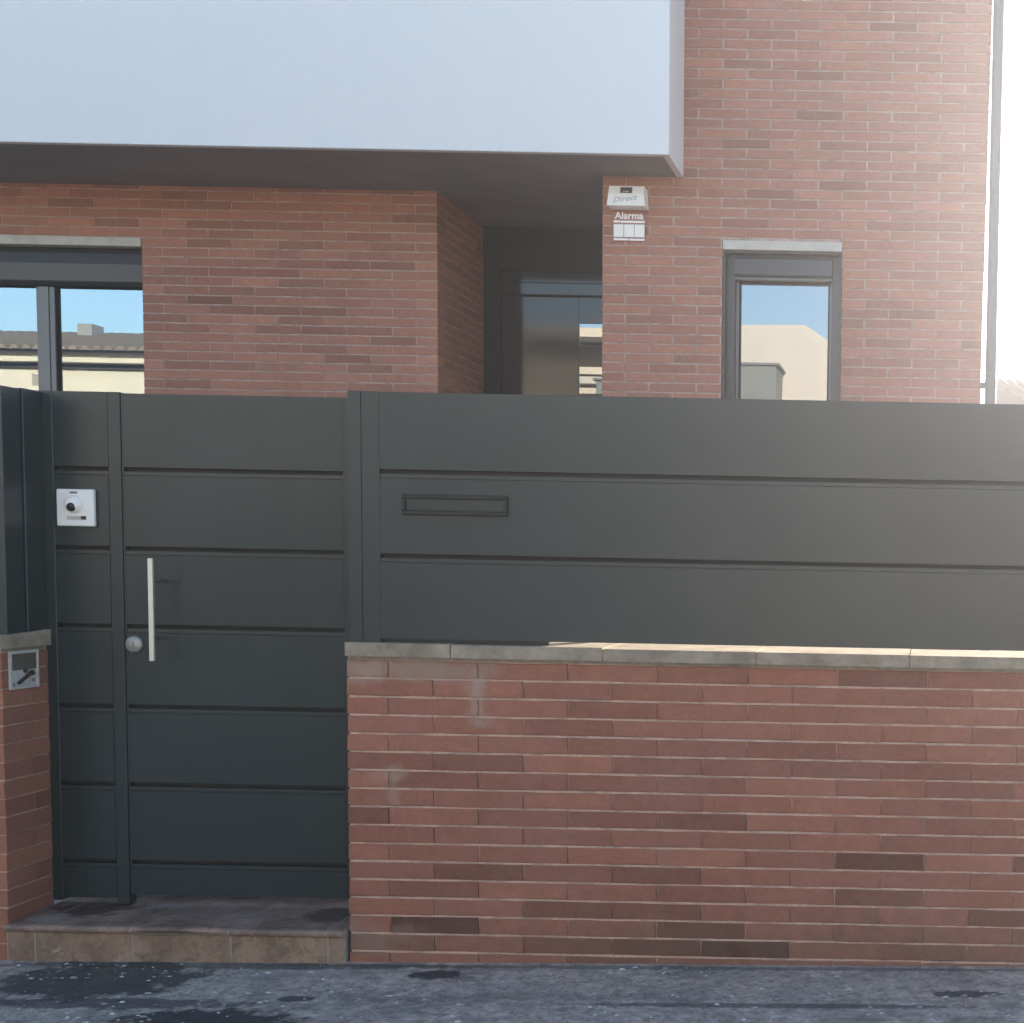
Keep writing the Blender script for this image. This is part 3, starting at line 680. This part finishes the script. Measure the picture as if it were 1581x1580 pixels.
slab(1.40, 8.5, 29.99, 30.44, 5.45, 5.60, 'eave', 'hazy_wall', nb)
nb.scale = (.5, .5, .5); nb.location = (0, 0, 1.315*.5)
# ================================================================== ACROSS THE STREET (seen in the panes)
def tiled_roof(parent, x0, x1, ye, ze, yr, zr, pitch_, mat):
    r_ = pitch_*.36; me_ = None; vs = []; n = 6
    for (oy, oz) in ((ye, ze), (yr, zr)):
        for q in range(n+1):
            a = math.pi*q/n; vs.append((-math.cos(a)*r_, oy, oz+math.sin(a)*r_))
        vs.append((pitch_-r_, oy, oz-.02))
    me_ = mesh('roof_tile', vs, [(q, q+1, q+1+n+2, q+n+2) for q in range(n+1)] + [tuple(range(n+1)), tuple(range(n+2, 2*n+3))]); me_.materials.append(M[mat])
    k_ = 0
    while x0+k_*pitch_ < x1:
        link('roof_tile', me_, None, parent, (x0+k_*pitch_, 0, 0)); k_ += 1
    B().add([(x0-.1, ye-.02, ze-.05), (x1, ye-.02, ze-.05), (x1, yr, zr-.05), (x0-.1, yr, zr-.05)], [(0, 1, 2, 3)]).build('roof_deck', mat, parent)
oa = thing('street_house', 'cream house with brown tiled roof across the street, mirrored in the left window', 'house')
slab(-24, -9.6, -12.5, -8.45, -.2, 4.80, 'wall', 'cream_render', oa)
slab(-24, -9.6, -8.45, -8.22, 4.96, 5.085, 'fascia', 'cream_render', oa); slab(-24, -9.6, -8.45, -8.12, 4.885, 4.945, 'gutter', 'cream_render', oa)
slab(-24, -9.6, -8.45, -8.35, 4.80, 4.884, 'eave_soffit', M['grey_tile'], oa)
tiled_roof(oa, -24, -9.7, -8.0, 5.10, -12.0, 6.02, .22, 'brown_tile')
slab(-17.95, -17.65, -11.4, -11.0, 5.7, 6.10, 'chimney', 'grey_plastic', oa)
ob = thing('terrace_house', 'cream terrace wall across the street, mirrored low in the left window', 'house')
b_ = B(); b_.add([(-22, -6.0, -.2), (-10.0, -6.0, -.2), (-10.0, -6.0, 4.42), (-15.2, -6.0, 4.30), (-15.36, -6.0, 4.30), (-15.36, -6.0, 4.16), (-15.47, -6.0, 4.16), (-15.47, -6.0, 4.37), (-16.4, -6.0, 4.48), (-22, -6.0, 4.9)] +
    [(x, -6.25, z) for x, z in ((-22, -.2), (-10, -.2), (-10, 4.42), (-15.2, 4.30), (-15.36, 4.30), (-15.36, 4.16), (-15.47, 4.16), (-15.47, 4.37), (-16.4, 4.48), (-22, 4.9))],
    [tuple(range(10)), tuple(range(19, 9, -1))] + [(i, i+10, (i+1) % 10+10, (i+1) % 10) for i in range(10)])
b_.build('wall', 'cream_render', ob)
oc = thing('gable_house', 'pale rendered house with sloping gable across the street, mirrored in the right window', 'house')
g = [(-4.1, -.2), (6, -.2), (6, .5), (-.6, 4.25), (-1.55, 5.02), (-2.28, 5.50), (-4.1, 5.47)]
b_ = B(); n = len(g); b_.add([(x, -7.0, z) for x, z in g] + [(x, -11.0, z) for x, z in g], [tuple(range(n)), tuple(range(2*n-1, n-1, -1))] + [(i, i+n, (i+1) % n+n, (i+1) % n) for i in range(n)])
b_.build('wall', 'pale_render', oc)
od = thing('garage_box', 'grey flat roofed garage across the street, mirrored in the right window', 'garage')
slab(-6.2, -2.655, -6.9, -6.0, -.2, 4.64, 'wall', simple('grey_sheet', (.13, .15, .155), .6), od)
slab(-6.25, -2.60, -6.92, -5.95, 4.641, 4.68, 'roof', simple('grey_sheet_edge', (.10, .11, .12), .6), od)

oe = thing('balcony_house', 'cream house with grey balcony bands across the street, mirrored in the door panes', 'house')
slab(-9.4, -4.25, -12, -7.6, -.2, 5.55, 'wall', 'grey_sheet_wall', oe) if False else slab(-9.4, -4.25, -12, -7.6, -.2, 5.55, 'wall', simple('shaded_grey_render', (.16, .145, .13), .9), oe)
slab(-9.5, -4.2, -12, -7.0, 5.60, 5.77, 'fascia', 'cream_render', oe)
slab(-9.4, -4.25, -7.6, -7.02, 4.90, 5.08, 'balcony_band', 'cream_render', oe); slab(-9.4, -4.25, -7.6, -7.05, 4.73, 4.86, 'balcony_band', 'pale_render', oe)
slab(-9.4, -4.25, -7.6, -7.0, 3.2, 4.64, 'balcony_wall', 'cream_render', oe)
# ================================================================== AIR (added volume standing in for lens flare)
hb = B().box(-42, 42, -42, 46, -1.4, 6.75, 0).build('haze', None)
hm = bpy.data.materials.new('pale_air'); hm.use_nodes = True; nt = hm.node_tree
for n_ in list(nt.nodes):
    if n_.type != 'OUTPUT_MATERIAL': nt.nodes.remove(n_)
pv = nt.nodes.new('ShaderNodeVolumePrincipled'); pv.inputs['Color'].default_value = (.86, .885, 1, 1); pv.inputs['Density'].default_value = .0092
pv.inputs['Anisotropy'].default_value = .86
nt.links.new(pv.outputs[0], [n_ for n_ in nt.nodes if n_.type == 'OUTPUT_MATERIAL'][0].inputs['Volume'])
hb.data.materials.clear(); hb.data.materials.append(hm); hb['kind'] = 'stuff'
